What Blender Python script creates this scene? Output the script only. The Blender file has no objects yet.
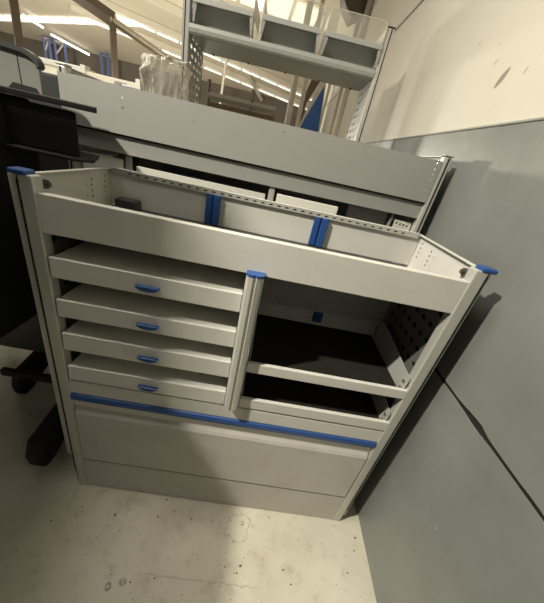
import bpy, bmesh, math, random
from mathutils import Vector, Matrix, noise
random.seed(7)
sc = bpy.context.scene
COL = sc.collection

# ------------------------------------------------------------------ materials
def newmat(name):
    m = bpy.data.materials.new(name); m.use_nodes = True
    nt = m.node_tree
    return m, nt, nt.nodes['Principled BSDF']

class G:
    """small node-graph helper"""
    def __init__(s, nt): s.nt = nt; s.N = nt.nodes; s.L = nt.links
    def node(s, t, **k):
        n = s.N.new(t)
        for a, b in k.items(): setattr(n, a, b)
        return n
    def put(s, sock, v):
        if hasattr(v, 'is_output'): s.L.new(v, sock)
        else: sock.default_value = v
    def math(s, op, a, b=0.0, c=0.0, clamp=False):
        n = s.node('ShaderNodeMath', operation=op, use_clamp=clamp)
        s.put(n.inputs[0], a); s.put(n.inputs[1], b); s.put(n.inputs[2], c)
        return n.outputs[0]
    def co(s): return s.node('ShaderNodeTexCoord').outputs['Object']
    def noise(s, vec, scale, detail=4.0, rough=0.6):
        n = s.node('ShaderNodeTexNoise'); s.put(n.inputs['Vector'], vec)
        n.inputs['Scale'].default_value = scale; n.inputs['Detail'].default_value = detail
        n.inputs['Roughness'].default_value = rough
        return n.outputs['Fac']
    def ramp(s, v, a, b, lo=0.0, hi=1.0):
        n = s.node('ShaderNodeMapRange'); s.put(n.inputs['Value'], v)
        n.inputs['From Min'].default_value = a; n.inputs['From Max'].default_value = b
        n.inputs['To Min'].default_value = lo; n.inputs['To Max'].default_value = hi
        return n.outputs[0]
    def mix(s, f, a, b):
        n = s.node('ShaderNodeMix', data_type='RGBA'); s.put(n.inputs[0], f)
        for i, c in ((6, a), (7, b)):
            s.put(n.inputs[i], c if hasattr(c, 'is_output') else (c[0], c[1], c[2], 1.0))
        return n.outputs[2]

def metal(name, col, rough=0.42, dirt=0.12, scale=9.0, dirtcol=None, metallic=0.0, spec=0.5):
    m, nt, b = newmat(name); g = G(nt); co = g.co()
    n1 = g.noise(co, scale, 6, .65); n2 = g.noise(co, scale * 7, 3, .6)
    f = g.math('ADD', g.ramp(n1, .45, .75), g.ramp(n2, .62, .75), clamp=True)
    dc = dirtcol or tuple(c * .55 for c in col)
    g.L.new(g.mix(g.math('MULTIPLY', f, dirt), col, dc), b.inputs['Base Color'])
    b.inputs['Roughness'].default_value = rough; b.inputs['Metallic'].default_value = metallic
    b.inputs['Specular IOR Level'].default_value = spec
    bp = g.node('ShaderNodeBump'); bp.inputs['Strength'].default_value = .04
    g.L.new(g.noise(co, 260, 2), bp.inputs['Height']); g.L.new(bp.outputs[0], b.inputs['Normal'])
    return m

M_RACK = metal('powder_coat_light_grey', (.61, .595, .545), .4, .16)
M_DOOR = metal('powder_coat_worn', (.50, .48, .435), .45, .32, 6.0, (.33, .29, .22))
M_DRAWER = metal('drawer_steel', (.66, .645, .59), .42, .16)
M_ALU = metal('anodised_aluminium', (.56, .55, .50), .34, .1, 14, metallic=.35)
M_RACK2 = metal('grey_powder_coat', (.29, .286, .268), .42, .08)
M_BOLT = metal('dark_steel_bolt', (.13, .125, .11), .35, .1, 30, metallic=.6)
M_FLANGE = metal('galvanised_flange', (.40, .395, .37), .4, .12)
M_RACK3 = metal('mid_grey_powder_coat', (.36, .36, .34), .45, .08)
M_BINGREY = metal('grey_plastic', (.40, .40, .38), .4, .05)
M_BLUE = metal('blue_plastic', (.018, .07, .235), .4, .05)
M_SIGN = metal('sign_blue', (.06, .17, .52), .5, 0)
M_BLACK = metal('black_plastic', (.013, .0135, .013), .6, .05, spec=.35)
M_CHAR = metal('charcoal_plastic', (.035, .036, .036), .5, .05)
M_MAT = metal('black_rubber_mat', (.016, .0145, .012), .85, .3, 20, (.035, .030, .024), spec=.15)
M_SHADED_SIDE = metal('shaded_perforated_steel', (.12, .12, .11), .55, .1)  # side panel steel with the rack's interior shade put into its colour
M_SLOT = metal('dark_slot', (.01, .01, .009), .8, 0)
M_SCREW = metal('zinc_steel', (.42, .41, .38), .3, .1, 30, metallic=.9)
M_WHITE = metal('off_white_paint', (.74, .72, .65), .45, .05)
M_PANEL = metal('warm_grey_plastic', (.18, .177, .16), .5, .04)
M_BROWN = metal('brown_steel', (.16, .12, .085), .55, .1, 3)
M_HALLBLUE = metal('racking_blue', (.14, .19, .46), .5, .05, 2)
M_HALLDARK = metal('dark_hall_cladding', (.17, .15, .125), .8, .2, .6)
M_HALLWALL = metal('hall_panel', (.42, .37, .29), .8, .2, .8)
M_ROOF = metal('roof_sheet_beige', (.74, .68, .57), .8, .15, .5)
M_PURLIN = metal('purlin_cream', (.80, .75, .64), .6, .05, 2)
M_CREAMWALL = metal('cream_cladding', (.74, .69, .58), .6, .05, 2)

def emit(name, col, s):
    m, nt, b = newmat(name); b.inputs['Base Color'].default_value = (*col, 1)
    b.inputs['Emission Color'].default_value = (*col, 1); b.inputs['Emission Strength'].default_value = s
    return m
M_SKYLIGHT = emit('rooflight_panel', (1.0, .97, .88), 1.1)
M_TUBE = emit('lit_tube', (1.0, .98, .92), 2.2)

def clear(name, tint=(.93, .92, .88), fac=.75):
    m, nt, b = newmat(name); g = G(nt)
    tr = g.node('ShaderNodeBsdfTransparent'); tr.inputs[0].default_value = (*tint, 1)
    b.inputs['Base Color'].default_value = (.70, .68, .62, 1); b.inputs['Roughness'].default_value = .12
    lw = g.node('ShaderNodeLayerWeight'); lw.inputs['Blend'].default_value = .35
    mx = g.node('ShaderNodeMixShader')
    g.L.new(g.math('MULTIPLY', g.math('SUBTRACT', 1.0, lw.outputs['Facing']), fac), mx.inputs[0])
    g.L.new(b.outputs[0], mx.inputs[1]); g.L.new(tr.outputs[0], mx.inputs[2])
    g.L.new(mx.outputs[0], nt.nodes['Material Output'].inputs[0])
    return m
M_CLEAR = clear('clear_polycarbonate', fac=.80)
M_BAG = clear('clear_crumpled_film', (.80, .78, .72), .86)

def wall_cream():
    m, nt, b = newmat('cream_painted_wall'); g = G(nt); co = g.co()
    sp = g.node('ShaderNodeSeparateXYZ'); g.L.new(co, sp.inputs[0])
    base = g.mix(g.ramp(g.noise(co, 1.3, 4), .35, .7), (.66, .62, .53), (.60, .565, .48))
    chips = g.math('MULTIPLY', g.ramp(g.noise(co, 26, 2, .4), .765, .775), .5)
    # one long chip in the plaster, and smaller ones beside it
    def chip(cy, cz, a, ly, lz):
        y = g.math('SUBTRACT', sp.outputs[1], cy); z = g.math('SUBTRACT', sp.outputs[2], cz)
        c, s = math.cos(a), math.sin(a)
        u = g.math('ADD', g.math('MULTIPLY', y, c), g.math('MULTIPLY', z, s))
        v = g.math('SUBTRACT', g.math('MULTIPLY', z, c), g.math('MULTIPLY', y, s))
        d = g.math('ADD', g.math('POWER', g.math('ABSOLUTE', g.math('DIVIDE', u, ly)), 1.4), g.math('POWER', g.math('DIVIDE', v, lz), 2.0))
        return g.ramp(d, .85, 1.1, 1, 0)
    k = chip(.572, 1.886, -.88, .036, .014)
    for a in ((.659, 1.953, -.8, .012, .005), (.848, 2.061, -.8, .008, .005), (.458, 1.885, -1.2, .012, .005), (1.30, 1.96, .3, .006, .006)):
        k = g.math('MAXIMUM', k, g.math('MULTIPLY', chip(*a), .6))
    c = g.mix(chips, base, (.45, .41, .33)); c = g.mix(k, c, (.27, .24, .18))
    g.L.new(c, b.inputs['Base Color']); b.inputs['Roughness'].default_value = .55
    bp = g.node('ShaderNodeBump'); bp.inputs['Strength'].default_value = .12; bp.inputs['Distance'].default_value = .01
    g.L.new(g.noise(co, 30, 5), bp.inputs['Height']); g.L.new(bp.outputs[0], b.inputs['Normal'])
    return m
def wall_grey():
    m, nt, b = newmat('grey_painted_board'); g = G(nt); co = g.co()
    n = g.noise(co, 2.2, 6, .6)
    base = g.mix(g.ramp(n, .35, .7), (.170, .176, .165), (.222, .228, .214))
    sc_ = g.ramp(g.noise(co, 38, 3, .5), .74, .77)
    base = g.mix(g.math('MULTIPLY', sc_, .5), base, (.45, .44, .40))
    g.L.new(base, b.inputs['Base Color']); b.inputs['Roughness'].default_value = .38
    bp = g.node('ShaderNodeBump'); bp.inputs['Strength'].default_value = .10; bp.inputs['Distance'].default_value = .01
    g.L.new(g.noise(co, 24, 6), bp.inputs['Height']); g.L.new(bp.outputs[0], b.inputs['Normal'])
    return m
def floor_mat():
    m, nt, b = newmat('painted_concrete'); g = G(nt); co = g.co()
    sp = g.node('ShaderNodeSeparateXYZ'); g.L.new(co, sp.inputs[0])
    base = g.mix(g.ramp(g.noise(co, 3.2, 6, .6), .35, .68), (.62, .585, .48), (.49, .455, .365))
    grime = g.math('ADD', g.ramp(g.noise(co, 13, 7, .72), .55, .72), g.math('MULTIPLY', g.ramp(g.noise(co, 5.5, 8, .75), .56, .66), .7), clamp=True)
    c = g.mix(g.math('MULTIPLY', grime, .6), base, (.33, .29, .21))
    specks = g.ramp(g.noise(co, 75, 3, .55), .70, .735)
    c = g.mix(g.math('MULTIPLY', specks, .8), c, (.13, .11, .08))
    scuff = g.node('ShaderNodeMapping'); scuff.inputs['Scale'].default_value = (9, 55, 1); scuff.inputs['Rotation'].default_value = (0, 0, .7)
    g.L.new(co, scuff.inputs['Vector'])
    c = g.mix(g.math('MULTIPLY', g.ramp(g.noise(scuff.outputs[0], 1, 5, .7), .69, .73), .6), c, (.24, .20, .15))
    wob = g.math('MULTIPLY', g.math('SUBTRACT', g.noise(co, 22, 2), .5), .05)
    def ring(cx, cy, r, w, sq=2.0, wb=1.0):
        dx = g.math('ABSOLUTE', g.math('SUBTRACT', sp.outputs[0], cx)); dy = g.math('ABSOLUTE', g.math('SUBTRACT', sp.outputs[1], cy))
        d = g.math('POWER', g.math('ADD', g.math('POWER', dx, sq), g.math('POWER', dy, sq)), 1 / sq)
        d = g.math('ABSOLUTE', g.math('SUBTRACT', g.math('ADD', d, g.math('MULTIPLY', wob, wb)), r))
        return g.ramp(d, w * .5, w, 1, 0)
    brk = g.ramp(g.noise(co, 60, 3, .6), .36, .56, .1, 1)
    k = g.math('MULTIPLY', g.math('MULTIPLY', ring(.751, -.084, .050, .0024, 3.2, 1.2), .6), brk)
    for a in ((.768, -.064, .007, .004, 2, .1), (.304, -.316, .008, .006, 2, .4), (.348, -.304, .009, .006, 2, .4), (.07, -.112, .014, .002, 2, .6)):
        k = g.math('MAXIMUM', k, g.math('MULTIPLY', g.math('MULTIPLY', ring(*a), .8), brk))
    # hairline crack
    yy = g.math('ADD', sp.outputs[1], .272)
    crack = g.ramp(g.math('ABSOLUTE', g.math('ADD', yy, g.math('MULTIPLY', wob, .5))), .001, .004, 1, 0)
    k = g.math('MAXIMUM', k, g.math('MULTIPLY', g.math('MULTIPLY', crack, g.ramp(g.math('ABSOLUTE', g.math('SUBTRACT', sp.outputs[0], .63)), .18, .26, 1, 0)), .3))
    c = g.mix(k, c, (.16, .13, .09))
    g.L.new(c, b.inputs['Base Color']); b.inputs['Roughness'].default_value = .48
    bp = g.node('ShaderNodeBump'); bp.inputs['Strength'].default_value = .15; bp.inputs['Distance'].default_value = .01
    g.L.new(g.noise(co, 40, 5), bp.inputs['Height']); g.L.new(bp.outputs[0], b.inputs['Normal'])
    return m
M_WCREAM, M_WGREY, M_FLOOR = wall_cream(), wall_grey(), floor_mat()

# ------------------------------------------------------------------ mesh helpers
def box(bm, x0, x1, y0, y1, z0, z1, bev=0.0, seg=2):
    vs = [bm.verts.new((x, y, z)) for z in (z0, z1) for y in (y0, y1) for x in (x0, x1)]
    fs = [bm.faces.new([vs[i] for i in q]) for q in ((0, 2, 3, 1), (4, 5, 7, 6), (0, 1, 5, 4), (1, 3, 7, 5), (3, 2, 6, 7), (2, 0, 4, 6))]
    if bev:
        es = list({e for f in fs for e in f.edges})
        bmesh.ops.bevel(bm, geom=es, offset=bev, segments=seg, affect='EDGES', profile=.5)
def prism(bm, poly, vec, bev=0.0):
    """closed polygon of 3D points swept along vec"""
    a = [bm.verts.new(p) for p in poly]; v = Vector(vec)
    b = [bm.verts.new(Vector(p) + v) for p in poly]
    n = len(a); fs = [bm.faces.new(a), bm.faces.new(b[::-1])]
    for i in range(n): fs.append(bm.faces.new((a[i], b[i], b[(i + 1) % n], a[(i + 1) % n])))
    bmesh.ops.recalc_face_normals(bm, faces=fs)
    if bev:
        bmesh.ops.bevel(bm, geom=list({e for f in fs for e in f.edges}), offset=bev, segments=2, affect='EDGES', profile=.5)
def tube(bm, p, q, r, n=12, r2=None):
    p, q = Vector(p), Vector(q); d = q - p
    M = Matrix.Translation((p + q) / 2) @ d.to_track_quat('Z', 'Y').to_matrix().to_4x4()
    bmesh.ops.create_cone(bm, cap_ends=True, segments=n, radius1=r, radius2=r if r2 is None else r2, depth=d.length, matrix=M)
def beam(bm, p, q, w, h=None):
    tube(bm, p, q, w * .7071, 4)
def sheet(bm, outline, holes, f, thick):
    """perforated plate: 2D outline and hole polygons mapped by f(u,v)->xyz, thickened along vector thick"""
    es = []
    for poly in [outline] + holes:
        vs = [bm.verts.new(f(*p)) for p in poly]
        es += [bm.edges.new((vs[i], vs[(i + 1) % len(vs)])) for i in range(len(vs))]
    r = bmesh.ops.triangle_fill(bm, use_beauty=True, use_dissolve=False, edges=es)
    fs = [x for x in r['geom'] if isinstance(x, bmesh.types.BMFace)]
    ex = bmesh.ops.extrude_face_region(bm, geom=fs)
    vs = [x for x in ex['geom'] if isinstance(x, bmesh.types.BMVert)]
    bmesh.ops.translate(bm, vec=Vector(thick), verts=vs)
    bmesh.ops.recalc_face_normals(bm, faces=bm.faces)
def slot(cu, cv, lu, lv, n=3, ang=0.0):
    """rounded slot polygon, half-length lu, half-width lv"""
    pts = []
    for s in (1, -1):
        for i in range(n + 1):
            a = -math.pi / 2 + math.pi * i / n
            pts.append((s * (lu - lv + lv * math.cos(a)), s * lv * math.sin(a)))
    c, d = math.cos(ang), math.sin(ang)
    return [(cu + x * c - y * d, cv + x * d + y * c) for x, y in pts]
def disc(cu, cv, r, n=8): return [(cu + r * math.cos(2 * math.pi * i / n), cv + r * math.sin(2 * math.pi * i / n)) for i in range(n)]
def rect(u0, u1, v0, v1): return [(u0, v0), (u1, v0), (u1, v1), (u0, v1)]

ORIGIN = {}
def link(name, bm, mat, parent=None, loc=None, smooth=False, label=None):
    L = Vector(loc) if loc is not None else (ORIGIN[parent.name] if parent else Vector((0, 0, 0)))
    bmesh.ops.translate(bm, vec=-L, verts=bm.verts)
    me = bpy.data.meshes.new(name); bm.to_mesh(me); bm.free()
    me.materials.append(mat)
    if smooth:
        for p in me.polygons: p.use_smooth = True
    o = bpy.data.objects.new(name, me); COL.objects.link(o)
    if parent: o.parent = parent
    else: o.location = L
    ORIGIN[o.name] = L
    if label: o['label'] = label
    return o
def part(name, mat, parent, *boxes, bev=.0015, label=None):
    bm = bmesh.new()
    for b in boxes: box(bm, *b, bev)
    return link(name, bm, mat, parent, label=label)
def thing(name, label, cat, loc, group=None):
    o = bpy.data.objects.new(name, None); COL.objects.link(o); o.location = loc
    o['label'] = label; o['category'] = cat
    if group: o['group'] = group
    ORIGIN[o.name] = Vector(loc); return o
def tag(o, label, cat, group=None, kind=None):
    if label: o['label'] = label
    if cat: o['category'] = cat
    if group: o['group'] = group
    if kind: o['kind'] = kind
    return o
def struct(name, mat, bm):
    o = link(name, bm, mat); o['kind'] = 'structure'; return o

# ------------------------------------------------------------------ setting
bm = bmesh.new(); box(bm, -36, 6, -6, 24, -.1, 0); struct('floor', M_FLOOR, bm)
bm = bmesh.new(); box(bm, 1.355, 1.5, -5, 8.25, 0, 2.566); box(bm, 1.362, 1.5, -5, 8.25, 2.572, 5.0); struct('wall_right', M_WCREAM, bm)
# painted boards fixed on the lower wall; the joint between them is chipped
def board(z0, z1, jag, y0=-5.0, y1=5.0):
    bm = bmesh.new(); pts = []
    n = 260
    for i in range(n + 1):
        y = y0 + (y1 - y0) * i / n; j = 0.0
        if -1.2 < y < .8:
            j = .0022 * (noise.noise(Vector((y * 22, z0, 3))) + .4)
            j += .010 * math.exp(-((y + .135) / .045) ** 2) * (1 + .6 * noise.noise(Vector((y * 70, 1, z0))))
        pts.append((y, j * jag))
    if jag > 0: poly = [(1.343, y, z0 + max(0, j)) for y, j in pts] + [(1.343, y1, z1), (1.343, y0, z1)]
    else: poly = [(1.343, y0, z0), (1.343, y1, z0)] + [(1.343, y, z1 + min(0, j * .5)) for y, j in reversed(pts)]
    prism(bm, poly, (.012, 0, 0))
    return bm
struct('wall_right_lower_board', M_WGREY, board(0, .8955, -1))
struct('wall_right_upper_board', M_WGREY, board(.911, 1.722, 1))
bm = bmesh.new(); box(bm, 1.352, 1.3552, -5, 5, .89, .916); struct('trim_1', M_SLOT, bm)
bm = bmesh.new(); box(bm, 1.339, 1.355, -5, 5, 1.7225, 1.731, .003); struct('trim_2', M_RACK2, bm)
bm = bmesh.new(); box(bm, 1.347, 1.356, -5, 8.25, 2.558, 2.574, .002); struct('trim_4', M_RACK2, bm)
bm = bmesh.new()
for y0, y1, w in ((3.95, 4.15, .06), (4.2, 4.3, .1), (6.6, 6.75, .05)): box(bm, 1.355 - w, 1.356, y0, y1, 1.735, 3.6, .01)
struct('trim_3', M_CREAMWALL, bm)
# hall beyond: far wall and sloping roof
bm = bmesh.new(); box(bm, -36, 6, 20, 20.2, 0, 4.42); struct('wall_back', M_HALLDARK, bm)
bm = bmesh.new()
prism(bm, [(-36, 20.2, 4.36), (6, 20.2, 4.36), (6, 4, 7.92), (-36, 4, 7.92)], (0, 0, .15)); struct('ceiling', M_ROOF, bm)
def roofz(y): return 8.8 - .22 * y
def rp(x, y, d=0.0): return (x, y, roofz(y) - d)
def strip(bm, p, q, w, t=.06, d=.03):
    p, q = Vector(rp(*p, d)), Vector(rp(*q, d)); u = (q - p).normalized(); s = Vector((0, 1, -.22)).normalized()
    s = (s - u * s.dot(u)).normalized() * w / 2
    prism(bm, [p - s, q - s, q + s, p + s], (0, 0, -t))
PUR = [((-8.6, 14.5), (2.5, 18.6)), ((-9.5, 15.7), (2.5, 20.0)), ((-7.0, 13.2), (3.0, 17.0)), ((-6.0, 12.0), (3.5, 15.6))]
for i, (p, q) in enumerate(PUR):
    bm = bmesh.new(); strip(bm, p, q, .16, .2, .02); o = struct('purlin', M_PURLIN, bm)
# rooflights: bright panes between the purlins
def lerp(p, q, t): return (p[0] + (q[0] - p[0]) * t, p[1] + (q[1] - p[1]) * t)
bm = bmesh.new()
for i in range(11):
    p, q = (-15.2, 18.47), (-6.3, 15.68)
    strip(bm, lerp(p, q, i / 11 + .006), lerp(p, q, (i + 1) / 11 - .006), .34, .05, .03)
o = struct('window_1', M_SKYLIGHT, bm)
for n, (p, q) in enumerate([(((-8.6, 14.62)), (2.5, 18.72)), ((-9.0, 16.0), (2.5, 20.1))]):
    bm = bmesh.new()
    for i in range(12): strip(bm, lerp(p, q, i / 12 + .003), lerp(p, q, (i + 1) / 12 - .003), .12, .03, .26)
    struct('window_%d' % (n + 2), M_SKYLIGHT, bm)
bm = bmesh.new(); p, q = (-3.7, 12.2), (1.0, 12.9)
for i in range(5): strip(bm, lerp(p, q, i / 5 + .015), lerp(p, q, (i + 1) / 5 - .015), 1.0, .05, .03)
struct('window_4', M_SKYLIGHT, bm)

# ------------------------------------------------------------------ the light grey rack in front
def slots_row(u0, u1, v, pitch, lu, lv):
    n = int((u1 - u0) / pitch); return [slot(u0 + pitch * (i + .5), v, lu, lv) for i in range(n)]
BOLTY, BOLTZ = .072, 1.293
R1 = thing('storage_rack', 'light grey metal drawer rack with blue drawer grips standing nearest on the floor', 'storage rack', (.622, .2, 0))
H = 1.322
for s in (0, 1):
    X = (lambda a: a) if s == 0 else (lambda a: 1.244 - a)
    bx = lambda a, b, *r: (min(X(a), X(b)), max(X(a), X(b)), *r)
    p = part('front_post', M_ALU, R1, bx(.004, .040, 0, .036, 0, H), bev=.004)
    part('slot_strip', M_SLOT, p, bx(-.002, .006, .006, .030, .03, H - .005), bev=0)
    part('outer_rail', M_ALU, p, bx(-.030 if s == 0 else -.016, -.001, .010, .046, .20 if s == 0 else .03, H), bev=.008)
    bm = bmesh.new()
    pts = []
    for k in range(22):
        z = .10 + k * .055
        pts += [(X(.0042), .0005, z), (X(.0042), .0005, z + .034), (X(.0012), .0005, z + .036), (X(.0012), .0005, z + .053)]
    prism(bm, [(X(-.0005), .0005, .10)] + pts + [(X(-.0005), .0005, pts[-1][2])], (0, .006, 0))
    link('slot_mark', bm, M_SLOT, p)
    bm = bmesh.new()
    box(bm, *bx(-.016, .027, -.003, .034, H - .003, H + .010), .004); link('end_cap', bm, M_BLUE, p)
    # side panel with oblong openings
    holes = []
    low = []
    for r_, z in enumerate([.62 + .052 * i for i in range(11)]):
        for c_ in range(6):
            y = .075 + .05 * c_ + (.025 if r_ % 2 else 0)
            if y < .36: low.append(slot(y, z, .015, .008, 3))
    for z in (1.235, 1.253, 1.271, 1.289): holes += [disc(.285, z, .0048, 6), disc(.365, z + .006, .0048, 6)]
    for z in (1.24, 1.275): holes.append(disc(.255, z, .003, 6))
    
    bm = bmesh.new(); xx = X(.012)
    sheet(bm, rect(.036, .40, 1.188, H), holes, lambda u, v: (xx, u, v), (.002 if s == 0 else -.002, 0, 0))
    sp_ = link('side_panel', bm, M_RACK, R1)
    part('hole_shade_sheet', M_SLOT, R1, bx(.003, .005, .036, .40, .02, H - .004), bev=0)  # dark sheet added behind the holes in place of the shade there
    bm = bmesh.new(); sheet(bm, rect(.036, .40, .02, 1.187), low, lambda u, v: (xx, u, v), (.002 if s == 0 else -.002, 0, 0)); link('shaded_side_panel', bm, M_SHADED_SIDE, R1, label='perforated lower side panel, darkened for the shade inside')  # lower part of the side, coloured dark to stand for interior shade
    part('top_flange', M_RACK, sp_, bx(.012, .026, .036, .40, H - .002, H + .002), bev=.0005)
    bm = bmesh.new(); tube(bm, (X(.014), BOLTY, BOLTZ), (X(.022), BOLTY, BOLTZ), .012, 12); tube(bm, (X(.021), BOLTY, BOLTZ), (X(.030), BOLTY, BOLTZ), .007, 6)
    link('bolt', bm, M_BOLT, sp_)
# top tray: front rail, floor with mat, back panel with slotted lip, blue clips
fr = part('front_rail', M_RACK, R1, (.040, 1.204, .004, .018, 1.181, 1.281), (.040, 1.204, .004, .03, 1.279, 1.2825), bev=.001)
part('tray_floor', M_RACK, R1, (.015, 1.229, .018, .398, 1.185, 1.190))
part('tray_mat', M_CHAR, R1, (.03, 1.214, .02, .392, 1.190, 1.194), label='black rubber mat in the open top tray')
bp = part('back_panel', M_RACK, R1, (.015, 1.229, .394, .398, 1.194, 1.318))
bm = bmesh.new()
sheet(bm, rect(.030, 1.214, 1.308, 1.326), slots_row(.08, 1.19, 1.3165, .031, .0075, .0027), lambda u, v: (u, .384 - (v - 1.308) * .2, v), (0, .0016, 0))
box(bm, .030, 1.214, .380, .398, 1.3255, 1.3275)
link('slotted_lip', bm, M_RACK, bp)
part('slot_shade_strip', M_SLOT, bp, (.032, 1.212, .3870, .3885, 1.309, 1.325), bev=0)  # dark strip behind the slots, standing in for their shade
for x in (.405, .825):
    bm = bmesh.new(); box(bm, x - .027, x - .002, .383, .394, 1.196, 1.309, .003); box(bm, x + .003, x + .029, .376, .394, 1.196, 1.309, .003); box(bm, x - .004, x + .005, .388, .394, 1.196, 1.309)
    link('divider_clip', bm, M_BLUE, R1)
# closed back sheet behind the drawers and trays, darkened to carry shade, low slotted rail
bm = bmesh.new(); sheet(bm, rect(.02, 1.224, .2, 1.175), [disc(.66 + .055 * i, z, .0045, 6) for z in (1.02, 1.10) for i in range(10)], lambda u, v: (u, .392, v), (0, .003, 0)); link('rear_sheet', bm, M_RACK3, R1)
bm = bmesh.new()
sheet(bm, rect(.62, 1.214, .895, .917), slots_row(.64, 1.2, .907, .022, .006, .003), lambda u, v: (u, .384, v), (0, .0016, 0))
box(bm, .62, 1.214, .370, .392, .9165, .9185); link('slotted_rail', bm, M_RACK, R1)
part('rail_clip', M_BLUE, R1, (.903, .948, .374, .384, .855, .905), bev=.002)
# middle post: ribbed aluminium section, tapered foot, blue cap
pz0, pz1 = .662, 1.186
bm = bmesh.new()
sec = [(.594, .01), (.594, -.018), (.601, -.027), (.613, -.031), (.617, -.026), (.621, -.026), (.625, -.031), (.637, -.027), (.644, -.018), (.644, .01)]
a = [bm.verts.new((x, y, pz0 + .016 * max(0, (y + .031) * 0) + .018 * abs(x - .619) / .025)) for x, y in sec]; b_ = [bm.verts.new((x, y, pz1)) for x, y in sec]
bm.faces.new(a); bm.faces.new(b_[::-1])
for i in range(len(sec)): bm.faces.new((a[i], b_[i], b_[(i + 1) % len(sec)], a[(i + 1) % len(sec)]))
bmesh.ops.recalc_face_normals(bm, faces=bm.faces)
mp = link('middle_post', bm, M_ALU, R1)
bm = bmesh.new(); prism(bm, [(x + (x - .619) * .03, y - .0008, pz1 - .001) for x, y in sec], (0, 0, .007)); link('end_cap', bm, M_BLUE, mp)
# partition behind the post
holes = [slot(y, z, .012, .006) for z in (.75, .82, .9, .97, 1.05, 1.12) for y in (.1, .18, .26, .34)]
bm = bmesh.new(); sheet(bm, rect(.012, .392, .66, 1.18), holes, lambda u, v: (.617, u, v), (.002, 0, 0)); link('partition', bm, M_RACK, R1)
# four drawers, closed tops, blue grips
for k, (z0, z1) in enumerate(((1.052, 1.115), (.919, .981), (.789, .857), (.657, .721))):
    bm = bmesh.new()
    box(bm, .046, .592, 0.0, .010, z0, z1, .0025)
    box(bm, .050, .590, .008, .375, z1 - .006, z1 - .002)
    box(bm, .050, .590, .008, .375, z0 + .004, z0 + .008)
    for x in (.050, .587): box(bm, x, x + .003, .008, .375, z0 + .006, z1 - .004)
    box(bm, .050, .590, .372, .375, z0 + .006, z1 - .004)
    d = link('drawer', bm, M_DRAWER, R1)
    bm = bmesh.new(); n = 12
    cz = z0 + .026; cx = .321
    poly = [(cx - .034, .001, cz + .006), (cx + .034, .001, cz + .006)] + [(cx + .034 * math.cos(math.pi * i / n), .001, cz + .004 - .014 * math.sin(math.pi * i / n)) for i in range(n + 1)]
    prism(bm, poly, (0, -.013, 0), .002); link('grip', bm, M_BLUE, d)
    bm = bmesh.new()
    for x0, x1 in ((.040, .0475),): box(bm, x0, x1, .05, .37, z0 + .018, z0 + .040)
    link('slide', bm, M_SCREW, d)
# two trays on the right with mats
for k, (z0, z1) in enumerate(((.829, .868), (.660, .704))):
    t = part('tray', M_RACK, R1, (.646, 1.207, 0, .014, z0, z1), (.646, 1.207, .012, .380, z0 + .004, z0 + .008), (.646, 1.207, .376, .380, z0 + .006, z1), bev=.002)
    part('mat', M_MAT, t, (.650, 1.196, .015, .375, z0 + .008, z0 + .012), bev=0, label='black rubber mat lying in the tray')
    if k == 0: part('back_upstand', M_RACK, t, (.62, 1.205, .385, .389, z0 + .01, .897), bev=.0005)
    zt0, zt1 = z0 + .090, z0 + .122
    for x in (1.194, .650):
        bm = bmesh.new()
        prism(bm, [(x, .014, z0 + .012), (x, .010, z0 + .03), (x, .006, zt0 - .012), (x, .012, zt0), (x, .300, zt1), (x, .335, zt1 - .01), (x, .335, z0 + .008), (x, .05, z0 + .008)], (.002, 0, 0))
        box(bm, x, x + .008, .012, .330, zt0 - .001, zt0 + .001) if False else None
        fl = link('side_flange', bm, M_FLANGE, t)
        for yy, zz, rr in ((.024, zt0 - .028, .006), (.026, zt0 - .058, .005), (.305, zt1 - .05, .005)):
            bm = bmesh.new(); tube(bm, (x - .006, yy, zz), (x + .002, yy, zz), rr, 8); link('screw', bm, M_SCREW, fl)
# fascia, blue strip, flap door, plinth
part('fascia', M_RACK, R1, (.040, 1.204, .003, .018, .590, .6495), bev=.0015)
bm = bmesh.new()
prism(bm, [(.040, .006, .5885), (.040, -.001, .584), (.040, -.004, .570), (.040, -.001, .556), (.040, .004, .553), (.040, .016, .553), (.040, .016, .5885)], (1.164, 0, 0)); link('blue_strip', bm, M_BLUE, R1, label='blue trim strip above the flap door')
part('door_rail', M_RACK, R1, (.040, 1.204, .012, .03, .512, .5525), bev=.001)
bm = bmesh.new()
prism(bm, [(.046, .002, .203), (.046, -.002, .208), (.046, -.002, .486), (.046, .003, .499), (.046, .014, .512), (.046, .022, .512), (.046, .022, .203)], (1.152, 0, 0)); link('flap_door', bm, M_DOOR, R1)
part('plinth', M_DOOR, R1, (.040, 1.204, .002, .020, .004, .194), bev=.001)
part('base_floor', M_RACK, R1, (.02, 1.224, .02, .39, .55, .554), (.02, 1.224, .02, .39, .02, .024), bev=0)

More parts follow.
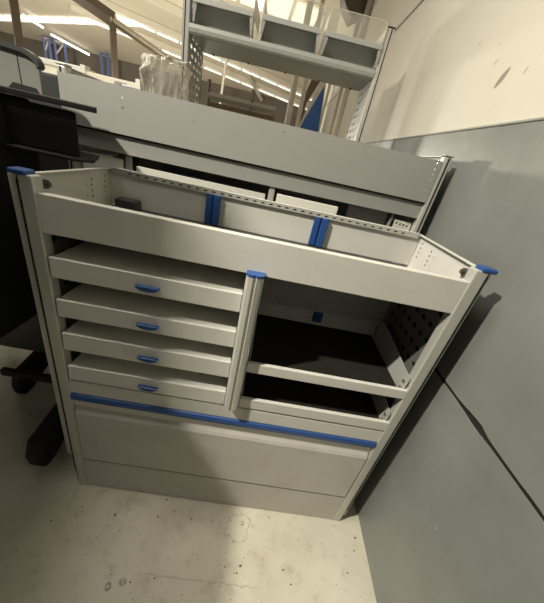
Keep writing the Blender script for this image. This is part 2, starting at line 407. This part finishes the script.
# ------------------------------------------------------------------ the grey rack behind it
R2 = thing('storage_rack', 'wider grey metal rack behind the drawer rack, showing a broad blank front panel', 'storage rack', (.53, .74, 0))
X0, X1, Y, T = -.235, 1.298, .545, 1.612
for s in (0, 1):
    X = (lambda a: X0 + a) if s == 0 else (lambda a: X1 - a)
    bx = lambda a, b, *r: (min(X(a), X(b)), max(X(a), X(b)), *r)
    p = part('front_post', M_ALU, R2, bx(0, .034, Y, Y + .034, 0, T), bev=.006)
    part('groove', M_SLOT, p, bx(.011, .018, Y - .0006, Y + .01, .02, T - .004), bev=0)
    part('end_cap', M_BINGREY, p, bx(-.002, .036, Y - .002, Y + .036, T, T + .006), bev=.002)
    holes = [slot(y, z, .014, .007) for z in [1.02 + .048 * i for i in range(7)] for y in (.62, .68, .74, .80, .86)] + [disc(.68, z, .004, 6) for z in (1.46, 1.5, 1.54)]
    bm = bmesh.new(); xx = X(.012); sheet(bm, rect(Y + .034, .93, .02, T), holes, lambda u, v: (xx, u, v), (.002 if s == 0 else -.002, 0, 0))
    sp_ = link('side_panel', bm, M_RACK, R2)
    part('top_flange', M_RACK, sp_, bx(.012, .03, Y + .034, .93, T - .003, T + .001), bev=.0005)
    bm = bmesh.new(); tube(bm, (X(.014), Y + .05, T - .02), (X(.03), Y + .05, T - .02), .008, 8); link('bolt', bm, M_SCREW, sp_)
holes = []
for x, z in ((.0, 1.555), (.0, 1.523), (.62, 1.566), (.62, 1.536), (.965, 1.572), (.27, 1.53)): holes.append(disc(x, z, .0035, 8))
for i in range(7): holes.append(slot(1.243, 1.462 + .02 * i, .002, .006, 3))
bm = bmesh.new(); sheet(bm, rect(X0 + .002, X1 - .034, 1.432, 1.590), holes, lambda u, v: (u, Y - .0015, v), (0, .001, 0))
box(bm, X0 + .036, X1 - .034, Y + .004, Y + .018, 1.589, 1.592)
link('front_panel', bm, M_RACK2, R2)
part('lower_band', M_RACK2, R2, (X0 + .034, X1 - .034, Y + .012, Y + .016, 1.362, 1.424), (X0 + .034, X1 - .034, Y + .012, Y + .03, 1.422, 1.4245), bev=.0005)
part('tray_floor', M_RACK2, R2, (X0 + .014, X1 - .014, Y + .02, .93, 1.44, 1.444), bev=0)
part('back_panel', M_RACK2, R2, (X0 + .014, X1 - .014, .926, .93, .2, 1.56), bev=0)
part('gap_shade_strip', M_SLOT, R2, (X0 + .034, X1 - .034, Y + .013, Y + .020, 1.423, 1.434), bev=0)  # solid dark strip painted in place of the shade in this gap
# what shows under the band
for x in (.005, .615):
    p = part('divider_post', M_ALU, R2, (x - .013, x + .013, Y + .02, Y + .05, .6, 1.362), bev=.004)
    part('groove', M_SLOT, p, (x + .013, x + .022, Y + .03, Y + .06, .6, 1.362), bev=0)
bm = bmesh.new(); box(bm, .035, .590, .568, .574, 1.270, 1.326, .001); box(bm, .035, .590, .574, .92, 1.285, 1.290); link('shelf', bm, M_RACK, R2)
part('drawer', M_WHITE, R2, (.640, .915, .566, .59, 1.255, 1.338), bev=.003, label='off-white drawer front under the band')
part('drawer', M_WHITE, R2, (-.19, -.02, .568, .59, 1.27, 1.340), bev=.003, label='off-white drawer front under the band')
part('drawer', M_RACK2, R2, (.965, 1.15, .60, .62, 1.22, 1.36), bev=.003, label='grey drawer front under the band')
part('divider_plate', M_RACK2, R2, (1.158, 1.166, .575, .90, 1.0, 1.36), bev=.001)
bm = bmesh.new(); sheet(bm, rect(1.176, 1.262, 1.27, 1.338), [disc(1.19 + .018 * i, 1.325 - (.002 * i), .0052, 8) for i in range(4)] + [disc(1.185 + .025 * i, 1.282, .004, 8) for i in range(3)], lambda u, v: (u, .567 + (u - 1.176) * .15, v), (0, .002, 0))
link('perforated_plate', bm, M_WHITE, R2)
part('base_shelf', M_RACK2, R2, (X0 + .014, X1 - .014, Y + .02, .93, .6, .604), (X0 + .014, X1 - .014, Y + .02, .93, .1, .104), bev=0)

# ------------------------------------------------------------------ the tall rack with clear bins
R3 = thing('storage_rack', 'tall open grey rack at the back, its perforated uprights carrying clear-fronted bins', 'storage rack', (.52, 1.7, 0))
X0, X1, Y, T = -.100, 1.142, 1.5, 2.262
for s in (0, 1):
    X = (lambda a: X0 + a) if s == 0 else (lambda a: X1 - a)
    bx = lambda a, b, *r: (min(X(a), X(b)), max(X(a), X(b)), *r)
    top = T if s else 2.40
    p = part('front_post', M_ALU if s else M_RACK3, R3, bx(0, .042, Y, Y + .03, 0, T if s else 2.42), bev=.004)
    part('groove', M_SLOT, p, bx(.012, .019, Y - .0006, Y + .008, .02, top - .004), bev=0)
    part('end_cap', M_SLOT, p, bx(-.002, .044, Y - .002, Y + .032, top, top + .006), bev=.001)
    holes = []
    for i in range(16):
        for c_ in range(4):
            holes.append(slot(Y + .075 + .08 * c_ + (.03 if i % 2 else 0), 1.52 + .045 * i, .022, .010, 3))
    bm = bmesh.new(); xx = X(.038); sheet(bm, rect(Y + .03, 1.86, .03, top), holes, lambda u, v: (xx, u, v), (.002 if s == 0 else -.002, 0, 0))
    link('perforated_side', bm, M_RACK3, R3)
    part('rear_post', M_RACK3, R3, bx(0.005, .03, 1.855, 1.88, 0, top), bev=.002)
bm = bmesh.new()
xa, xb = X0 + .042, X1 - .042
prism(bm, [(xa, Y + .006, 2.012), (xa, Y - .004, 2.022), (xa, Y - .008, 2.040), (xa, Y - .002, 2.058), (xa, Y + .01, 2.064), (xa, Y + .03, 2.062), (xa, Y + .03, 2.012)], (xb - xa, 0, 0))
box(bm, xa, xb, Y + .02, 1.86, 2.010, 2.014); box(bm, xa, xb, 1.855, 1.86, 2.012, 2.06)
sh = link('shelf', bm, M_RACK3, R3)
for x in (.02, .27, .54, .79, 1.03):
    bm = bmesh.new(); tube(bm, (x, 1.835, 2.011), (x, 1.835, 2.002), .006, 8); link('screw', bm, M_SLOT, sh)
for z in (.3, 1.0): part('lower_shelf', M_RACK3, R3, (xa, xb, Y + .01, 1.86, z, z + .02), bev=.001)
# clear bins
BL = ['grey storage bin with clear front at the left end of the tall rack shelf', 'grey storage bin with clear front between two others on the tall rack shelf', 'grey storage bin with clear front nearest the cream wall on the tall rack']
def make_bin(label):
    W = .352
    r = thing('storage_bin', label, 'bin', (0, 0, 0), 'clear-fronted bins on the tall rack')
    bm = bmesh.new()
    for x in (0, W - .005):   # tapered front cheeks and side walls
        prism(bm, [(x, .0, 0), (x, -.022, .03), (x, -.028, .108), (x, .02, .108), (x, .09, 0)], (.005, 0, 0))
    prism(bm, [(0.004, .085, .004), (.004, .03, .095), (.004, .034, .097), (.004, .09, .004)], (W - .008, 0, 0)); box(bm, .004, W - .004, -.024, .034, .094, .098)
    box(bm, .0, W, .03, .32, 0, .005)
    for s in (0, 1):
        x0 = 0 if s == 0 else W - .012
        prism(bm, [(x0 - (.0 if s == 0 else .014), -.026, .108), (x0 + (.026 if s == 0 else .012), -.026, .108), (x0 + (.008 if s == 0 else .012), -.016, .004), (x0 + (0 if s == 0 else .004), -.016, .004)], (0, .004, 0))
    box(bm, 0, W, -.03, -.022, .086, .112, .002)
    link('bin_body', bm, M_BINGREY, r, loc=(0, 0, 0))
    bm = bmesh.new(); n = 6; R = .03
    out = [(.004, .11), (W - .004, .11)]
    out += [(W - .004 - R + R * math.cos(math.pi / 2 * i / n), .215 - R + R * math.sin(math.pi / 2 * i / n)) for i in range(n + 1)]
    out += [(.004 + R - R * math.sin(math.pi / 2 * i / n), .215 - R + R * math.cos(math.pi / 2 * i / n)) for i in range(n + 1)]
    prism(bm, [(x, -.026, z) for x, z in out], (0, .004, 0)); link('clear_front', bm, M_CLEAR, r, loc=(0, 0, 0), label='clear plastic front')
    bm = bmesh.new()
    for i in range(2, len(out)):
        a, b = out[i], out[(i + 1) % len(out)]
        tube(bm, (a[0], -.025, a[1]), (b[0], -.025, b[1]), .0020, 6)
    link('front_rim', bm, M_CREAMWALL, r, loc=(0, 0, 0))
    bm = bmesh.new()
    for x in (0, W - .003): box(bm, x, x + .003, -.02, .32, .105, .19)
    box(bm, 0, W, .317, .32, .005, .19); link('clear_wall', bm, M_CLEAR, r, loc=(0, 0, 0), label='clear plastic side and back walls')
    return r
b0 = make_bin(BL[0])
for i, x in enumerate((-.038, .3655, .745)):
    if i == 0: o = b0
    else:
        o = b0.copy(); COL.objects.link(o); o['label'] = BL[i]
        for ch in b0.children:
            c = ch.copy(); COL.objects.link(c); c.parent = o
    o.location = (x, 1.512, 2.0645)

# ------------------------------------------------------------------ things on and behind the racks
bm = bmesh.new()
bmesh.ops.create_icosphere(bm, subdivisions=5, radius=1)
for v in bm.verts:
    p = v.co.copy()
    q = Vector([max(-1, min(1, c * 1.5)) for c in p])
    ridge = abs(noise.noise(p * 1.9 + Vector((4, 2, 7)))) * .34 + abs(noise.noise(p * 4.3)) * .20 + abs(noise.noise(p * 9 + Vector((1, 5, 2)))) * .09
    k = .82 + ridge
    v.co = Vector((q.x * .080 * k, q.y * .055 * k, q.z * .145 * (.93 + ridge * .25)))
zm = min(v.co.z for v in bm.verts)
for v in bm.verts: v.co += Vector((.088, .76, 1.446 - zm))
o = link('plastic_bag', bm, M_BAG, loc=(.092, .76, 1.446), smooth=True)
tag(o, 'crumpled clear plastic bag standing on the grey rack left of the tall upright', 'bag')
bm = bmesh.new(); prism(bm, [(-.03, .75, 1.446), (.0, .82, 1.446), (-.02, .83, 1.60), (-.065, .76, 1.612)], (-.05, .02, .008)); o = link('cardboard_box', bm, M_WHITE, loc=(-.05, .78, 1.446))
tag(o, 'small white box with blue flap beside the clear plastic bag', 'box')
part('blue_flap', M_BLUE, o, (-.115, -.03, .748, .752, 1.575, 1.61), bev=0)
bm = bmesh.new(); box(bm, .062, .140, .33, .378, 1.1945, 1.232, .004); o = link('dark_block', bm, M_CHAR, loc=(.1, .354, 1.1945)); tag(o, 'small dark grey block in the rear left corner of the open top tray', 'block')  # small dark block in the tray corner
# off-white tray and boxes on a shelf unit left, further back
S = thing('shelf_unit', 'low off-white shelf unit behind the grey rack at far left', 'shelf unit', (-.62, 1.25, 0))
part('top_board', M_WHITE, S, (-1.25, -.13, 1.05, 1.45, 1.56, 1.59), bev=.003)
for x in (-1.25, -.16): part('side_board', M_WHITE, S, (x, x + .03, 1.05, 1.45, 0, 1.56), bev=.002)
part('back_board', M_WHITE, S, (-1.22, -.16, 1.43, 1.45, .1, 1.56), bev=.001)
part('lower_shelf', M_WHITE, S, (-1.22, -.16, 1.06, 1.43, .8, .82), bev=.001)
bm = bmesh.new()
box(bm, -.46, -.17, 1.08, 1.085, 1.59, 1.662, .002); box(bm, -.46, -.17, 1.28, 1.285, 1.59, 1.662, .002)
for x in (-.46, -.175): box(bm, x, x + .006, 1.08, 1.285, 1.59, 1.662)
box(bm, -.46, -.17, 1.08, 1.285, 1.59, 1.594)
o = link('storage_tray', bm, M_CREAMWALL, loc=(-.315, 1.18, 1.59)); tag(o, 'open cream tray on the low white unit, left of the clear bag', 'tray')
for b in ((-.19, -.165, 1.074, 1.12, 1.6, 1.68), (-.47, -.445, 1.074, 1.12, 1.6, 1.685)): part('end_handle', M_WHITE, o, b, bev=.002)
part('card_holder', M_RACK2, o, (-.30, -.24, 1.077, 1.0805, 1.61, 1.65), bev=0)
bm = bmesh.new(); box(bm, -.80, -.48, 1.12, 1.38, 1.59, 1.672, .004); o = link('carton', bm, M_CREAMWALL, loc=(-.64, 1.25, 1.59))
tag(o, 'pale carton on the low white unit beside the grey machine panel', 'carton'); part('lid', M_WHITE, o, (-.805, -.475, 1.115, 1.385, 1.655, 1.68), bev=.003)
# dark box standing left of the grey rack
bm = bmesh.new(); box(bm, -.46, -.272, .60, .90, 0, 1.578, .004); o = link('steel_cabinet', bm, M_CHAR, loc=(-.35, .75, 0)); tag(o, 'narrow charcoal cabinet squeezed in left of the blank grey panel', 'cabinet')
part('top_edge', M_RACK2, o, (-.46, -.270, .598, .90, 1.578, 1.583), bev=.001)

# black office machine at the left edge, on a footed stand
P = thing('office_machine', 'large black machine on a footed stand at the left edge beside the drawer rack', 'machine', (-.5, .0, 0))
part('body', M_BLACK, P, (-1.1, -.25, -1.35, .42, .70, 1.482), bev=.01)
part('shade_housing', M_BLACK, P, (-1.1, -.19, -1.35, -.2, 1.482, 1.70), bev=.01)  # added out of view to cast the shade edge on door and floor
part('shade_tower', M_BLACK, P, (-1.05, -.60, -.64, -.45, 1.70, 2.75), bev=.01)  # unseen upright added to shade the left drawers and rail
bm = bmesh.new(); prism(bm, [(-.30, .30, 1.347), (-.026, .30, 1.347), (-.165, .50, 1.347), (-.30, .50, 1.347)], (0, 0, .126), .004); link('side_housing', bm, M_BLACK, P)
bm = bmesh.new(); prism(bm, [(-.26, .26, 1.336), (-.035, .26, 1.336), (.012, .31, 1.336), (-.06, .47, 1.336), (-.26, .47, 1.336)], (0, 0, .010), .002); link('ledge', bm, M_BLACK, P)
bm = bmesh.new(); prism(bm, [(-1.1, .28, 1.484), (.050, .28, 1.484), (.046, .29, 1.484), (-.09, .50, 1.484), (-1.1, .50, 1.484)], (0, 0, .017), .003); link('top_plate', bm, M_CHAR, P)
for i, (x, y) in enumerate(((-.245, .04), (-.60, .40))):
    bm = bmesh.new()
    prism(bm, [(x, y, .02), (x, y - .01, .09), (x, y + .02, .165), (x, y + .30, .21), (x, y + .42, .20), (x, y + .42, .09), (x, y + .18, .05), (x, y + .07, .0), (x, y + .02, .0)], (.052 if i else .075, 0, 0), .012)
    f = link('foot', bm, M_BLACK, P)
    part('leg', M_SCREW if i else M_BLACK, P, (x + .004, x + .046, y + .30, y + .36, .18, .70), bev=.006)
part('rear_shelf', M_CHAR, P, (-1.2, -.28, .56, .58, .20, .74), bev=.004)
part('cross_bar', M_BLACK, P, (-.60, -.20, .36, .39, .19, .23), bev=.006)
# grey panel with black rounded rim standing on it
E_ = thing('equipment_case', 'grey upright case with rounded black rim on top of the black machine', 'case', (-.4, .45, 1.501))
def rounded(x0, x1, z0, z1, r, y, drop=0):
    pts = [(x0, y, z0), (x1, y, z0)]
    for i in range(7):
        a = math.pi / 2 * i / 6; pts.append((x1 - r + r * math.cos(a), y, z1 - r * .6 + r * .6 * math.sin(a)))
    pts.append((x0, y, z1 + drop)); return pts
bm = bmesh.new(); prism(bm, rounded(-.60, -.208, 1.501, 1.612, .06, .42, .03), (0, .014, 0), .002); link('shell', bm, M_PANEL, E_)
bm = bmesh.new(); q = rounded(-.602, -.203, 1.590, 1.620, .065, .4215, .03)
inner = rounded(-.602, -.210, 1.56, 1.610, .06, .4215, .022)
prism(bm, [(-.602, .41, 1.652)] + [(x, .41, z) for x, _, z in reversed(rounded(-.6, -.200, 1.55, 1.622, .068, 0, .03)[2:-1])] + [(x, .41, z) for x, _, z in rounded(-.6, -.208, 1.55, 1.608, .06, 0, .03)[2:-1]] + [(-.602, .41, 1.632)], (0, .03, 0)); link('rim', bm, M_CHAR, E_)
bm = bmesh.new(); box(bm, -.2735, -.2715, .4185, .425, 1.51, 1.605); link('seam', bm, M_SLOT, E_)
bm = bmesh.new(); prism(bm, [(-.32, .419, 1.502), (-.215, .419, 1.502), (-.225, .419, 1.517), (-.30, .419, 1.521)], (0, .01, 0)); link('grip_opening', bm, M_BLACK, E_)

# hall steelwork and racking beyond
def steel(name, label, cat, mat, segs, w, group=None):
    bm = bmesh.new()
    for p, q in segs: beam(bm, p, q, w)
    o = link(name, bm, mat, loc=segs[0][0]); tag(o, label, cat, group); return o
o = steel('steel_column', 'brown steel column with a sloping brace in the hall above the grey rack', 'column', M_BROWN, [((-4.33, 9, 0), (-4.33, 9, 3.66))], .13)
bm = bmesh.new(); beam(bm, (-5.6, 9, 4.12), (-4.3, 9, 3.66), .24); link('rafter', bm, M_BROWN, o)
bm = bmesh.new(); beam(bm, (-4.32, 9, 3.66), (-2.9, 9, 3.16), .10); link('brace', bm, M_PURLIN, o)
bm = bmesh.new(); beam(bm, (-4.32, 9.02, 3.60), (-2.9, 9.02, 3.10), .07); link('brace_flange', bm, M_BROWN, o)
steel('steel_column', 'brown leaning column at the top left corner above the grey case', 'column', M_BROWN, [((-6.05, 8, 3.5), (-6.18, 8, 0))], .15)
for i, (x, z, hw) in enumerate(((-13.05, 4.5, .14), (-12.35, 4.48, .26), (-9.95, 4.42, .18))):
    lab = ['blue pallet racking frame furthest left in the hall', 'blue pallet racking frame with white bracing left of the brown column', 'dark blue racking uprights just left of the brown column'][i]
    t = thing('pallet_racking', lab, 'racking', (x, 19, 0), 'blue racking along the far wall')
    for dx in (-hw, hw):
        bm = bmesh.new(); beam(bm, (x + dx, 19, 0), (x + dx, 19, z), .11); link('upright', bm, M_HALLBLUE, t)
    bm = bmesh.new(); beam(bm, (x - hw, 19, z - .06), (x + hw, 19, z - .06), .06)
    if i < 2: beam(bm, (x - hw, 19, 3.85), (x + hw, 19, z - .06), .06)
    link('brace', bm, M_WHITE if i < 2 else M_HALLBLUE, t)
for i, (p, q) in enumerate(((( -12.62, 17.0), (-12.25, 17.75)), ((-12.25, 18.25), (-11.1, 19.55)))):
    bm = bmesh.new(); tube(bm, rp(*p, .25), rp(*q, .25), .05, 8)
    o = link('tube_light', bm, M_TUBE, loc=rp(*p, .25)); tag(o, ['short lit fluorescent tube crossing the strip of roof windows', 'lit fluorescent tube hanging before the dark far wall'][i], 'light')
steel('tie_rod', 'thin white vertical rod hanging from the roof, seen under the bins', 'rod', M_PURLIN, [((-2.73, 16.2, 5.2), (-3.1, 16.6, 0))], .10)
steel('roof_brace', 'white sloping roof brace seen through the tall rack', 'brace', M_PURLIN, [((-2.35, 16.3, 5.2), (-1.15, 19.6, 4.1))], .17)
o = steel('mezzanine', 'grey steel platform edge far behind, seen low through the tall rack', 'platform', M_RACK2, [((-1.25, 7, 2.33), (.3, 7, 2.33))], .11)
for x in (-1.24, -.25):
    bm = bmesh.new(); beam(bm, (x, 7, 0), (x, 7, 2.62), .06); link('post', bm, M_BROWN, o)
bm = bmesh.new(); box(bm, -1.2, .3, 7.02, 7.06, 0, 2.22); link('dark_infill', bm, M_BROWN, o)
for i, x in enumerate((.625, .80)):
    bm = bmesh.new(); tube(bm, (x - .01, 5, 0), (x, 5, 4.6), (.05, .035)[i], 12); o = link('wall_pipe', bm, M_PURLIN, loc=(x, 5, 0))
    tag(o, ['thicker white vertical pipe left of the blue sign', 'thinner white vertical pipe right beside the thicker white pipe'][i], 'pipe')
bm = bmesh.new(); prism(bm, [(.98, 6.2, 3.05), (1.17, 6.2, 3.05), (.93, 6.2, 2.5), (.88, 6.2, 1.9), (.86, 6.2, 0), (.74, 6.2, 0), (.72, 6.2, 1.9), (.82, 6.2, 2.5)], (0, .06, 0)); o = link('dark_duct', bm, M_BROWN, loc=(.9, 6.2, 1.9)); tag(o, 'dark brown sloping duct between white pipe and blue sign', 'duct')
bm = bmesh.new(); prism(bm, [(1.15, 6, 2.97), (1.20, 6, 2.97), (1.30, 6, 1.9), (.82, 6, 1.9), (.90, 6, 2.2)], (0, .03, 0)); o = link('wall_sign', bm, M_WHITE, loc=(1.1, 6, 1.9)); tag(o, 'blue sign with white edge seen below the bins near the wall', 'sign')
bm = bmesh.new(); prism(bm, [(1.185, 5.995, 2.80), (1.215, 5.995, 2.6), (1.28, 5.995, 1.92), (.86, 5.995, 1.92), (.945, 5.995, 2.21)], (0, .006, 0)); link('blue_face', bm, M_SIGN, o, label='blue face of the sign')
bm = bmesh.new(); prism(bm, [(.92, 4, 3.5), (1.25, 4, 3.5), (1.27, 4, 3.2), (1.16, 4, 3.12), (1.03, 4, 3.25)], (0, .3, 0), .02); o = link('heater_unit', bm, M_BROWN, loc=(1.1, 4.1, 3.1)); tag(o, 'dark unit hung high on the cream wall above the right bin', 'heater')
# crumbs of dirt on the floor
bm = bmesh.new()
for i in range(70):
    x, y = random.uniform(-.1, 1.3), random.uniform(-.45, -.02); r = random.choice((.0015, .002, .002, .003))
    bmesh.ops.create_icosphere(bm, subdivisions=1, radius=r, matrix=Matrix.Translation((x, y, r * .5)) @ Matrix.Diagonal((1.6, 1, .6, 1)))
for x, y, r in ((.039, .09, .005), (.408, -.012, .004), (.217, -.098, .005), (.778, -.213, .005), (1.303, -.06, .005), (.395, -.084, .004), (.717, -.222, .003), (.957, -.208, .004)):
    bmesh.ops.create_icosphere(bm, subdivisions=1, radius=r, matrix=Matrix.Translation((x, y, r * .4)) @ Matrix.Diagonal((1.3, 1, .6, 1)))
o = link('floor_debris', bm, M_BROWN); tag(o, 'dark crumbs of dirt scattered on the cream floor', 'dirt', kind='stuff')

# ------------------------------------------------------------------ light
def area(name, loc, target, size, size_y, power, col):
    l = bpy.data.lights.new(name, 'AREA'); l.shape = 'RECTANGLE'; l.size = size; l.size_y = size_y; l.energy = power; l.color = col
    o = bpy.data.objects.new(name, l); COL.objects.link(o); o.location = loc
    o.rotation_euler = (Vector(target) - Vector(loc)).to_track_quat('-Z', 'Y').to_euler(); return o
WARM = (1.0, .945, .80); KEY = 50; KEYB = 20
area('ceiling_lamp', (-1.3, -1.05, 3.7), (1.0, .35, .7), .10, .10, KEY, WARM).data.spread = math.radians(95)
area('ceiling_lamp', (-.9, -.1, 4.2), (.5, -.1, 0), .9, .9, KEYB, WARM).data.spread = math.radians(100)
area('hall_fill', (-3, 4.5, 4.8), (-1, 3, 0), 1.5, 1.5, 30, WARM)  # unseen fill light added for the hall
for x, y in ((-11, 11), (-3, 10)):  # low unseen fill lights added to brighten the roof
    l = bpy.data.lights.new('hall_fill', 'POINT'); l.energy = 650; l.color = WARM; l.shadow_soft_size = .4
    o = bpy.data.objects.new('hall_fill', l); COL.objects.link(o); o.location = (x, y, 1.9)
w = bpy.data.worlds.new('World'); sc.world = w; w.use_nodes = True
w.node_tree.nodes['Background'].inputs[0].default_value = (1.0, .95, .83, 1); w.node_tree.nodes['Background'].inputs[1].default_value = .115

# ------------------------------------------------------------------ camera
cam = bpy.data.cameras.new('camera'); co = bpy.data.objects.new('camera', cam); COL.objects.link(co)
cam.sensor_fit = 'HORIZONTAL'; cam.sensor_width = 36; cam.lens = 281.38 * 36 / 544; cam.clip_start = .02; cam.clip_end = 200
r0 = Vector((0.97969739, 0.02915751, 0.19835035)); r1 = Vector((0.18920492, -0.46161292, -0.8666689)); r2 = Vector((0.06629118, 0.88660214, -0.45775772))
R = Matrix((r0, -r1, -r2)).transposed().to_4x4()
co.matrix_world = Matrix.Translation((0.62514595, -0.72881916, 1.4866022)) @ R
sc.camera = co
sc.view_settings.view_transform = 'Standard'; sc.view_settings.look = 'None'; sc.view_settings.gamma = 1; sc.view_settings.exposure = 0
sc.view_settings.use_curve_mapping = False
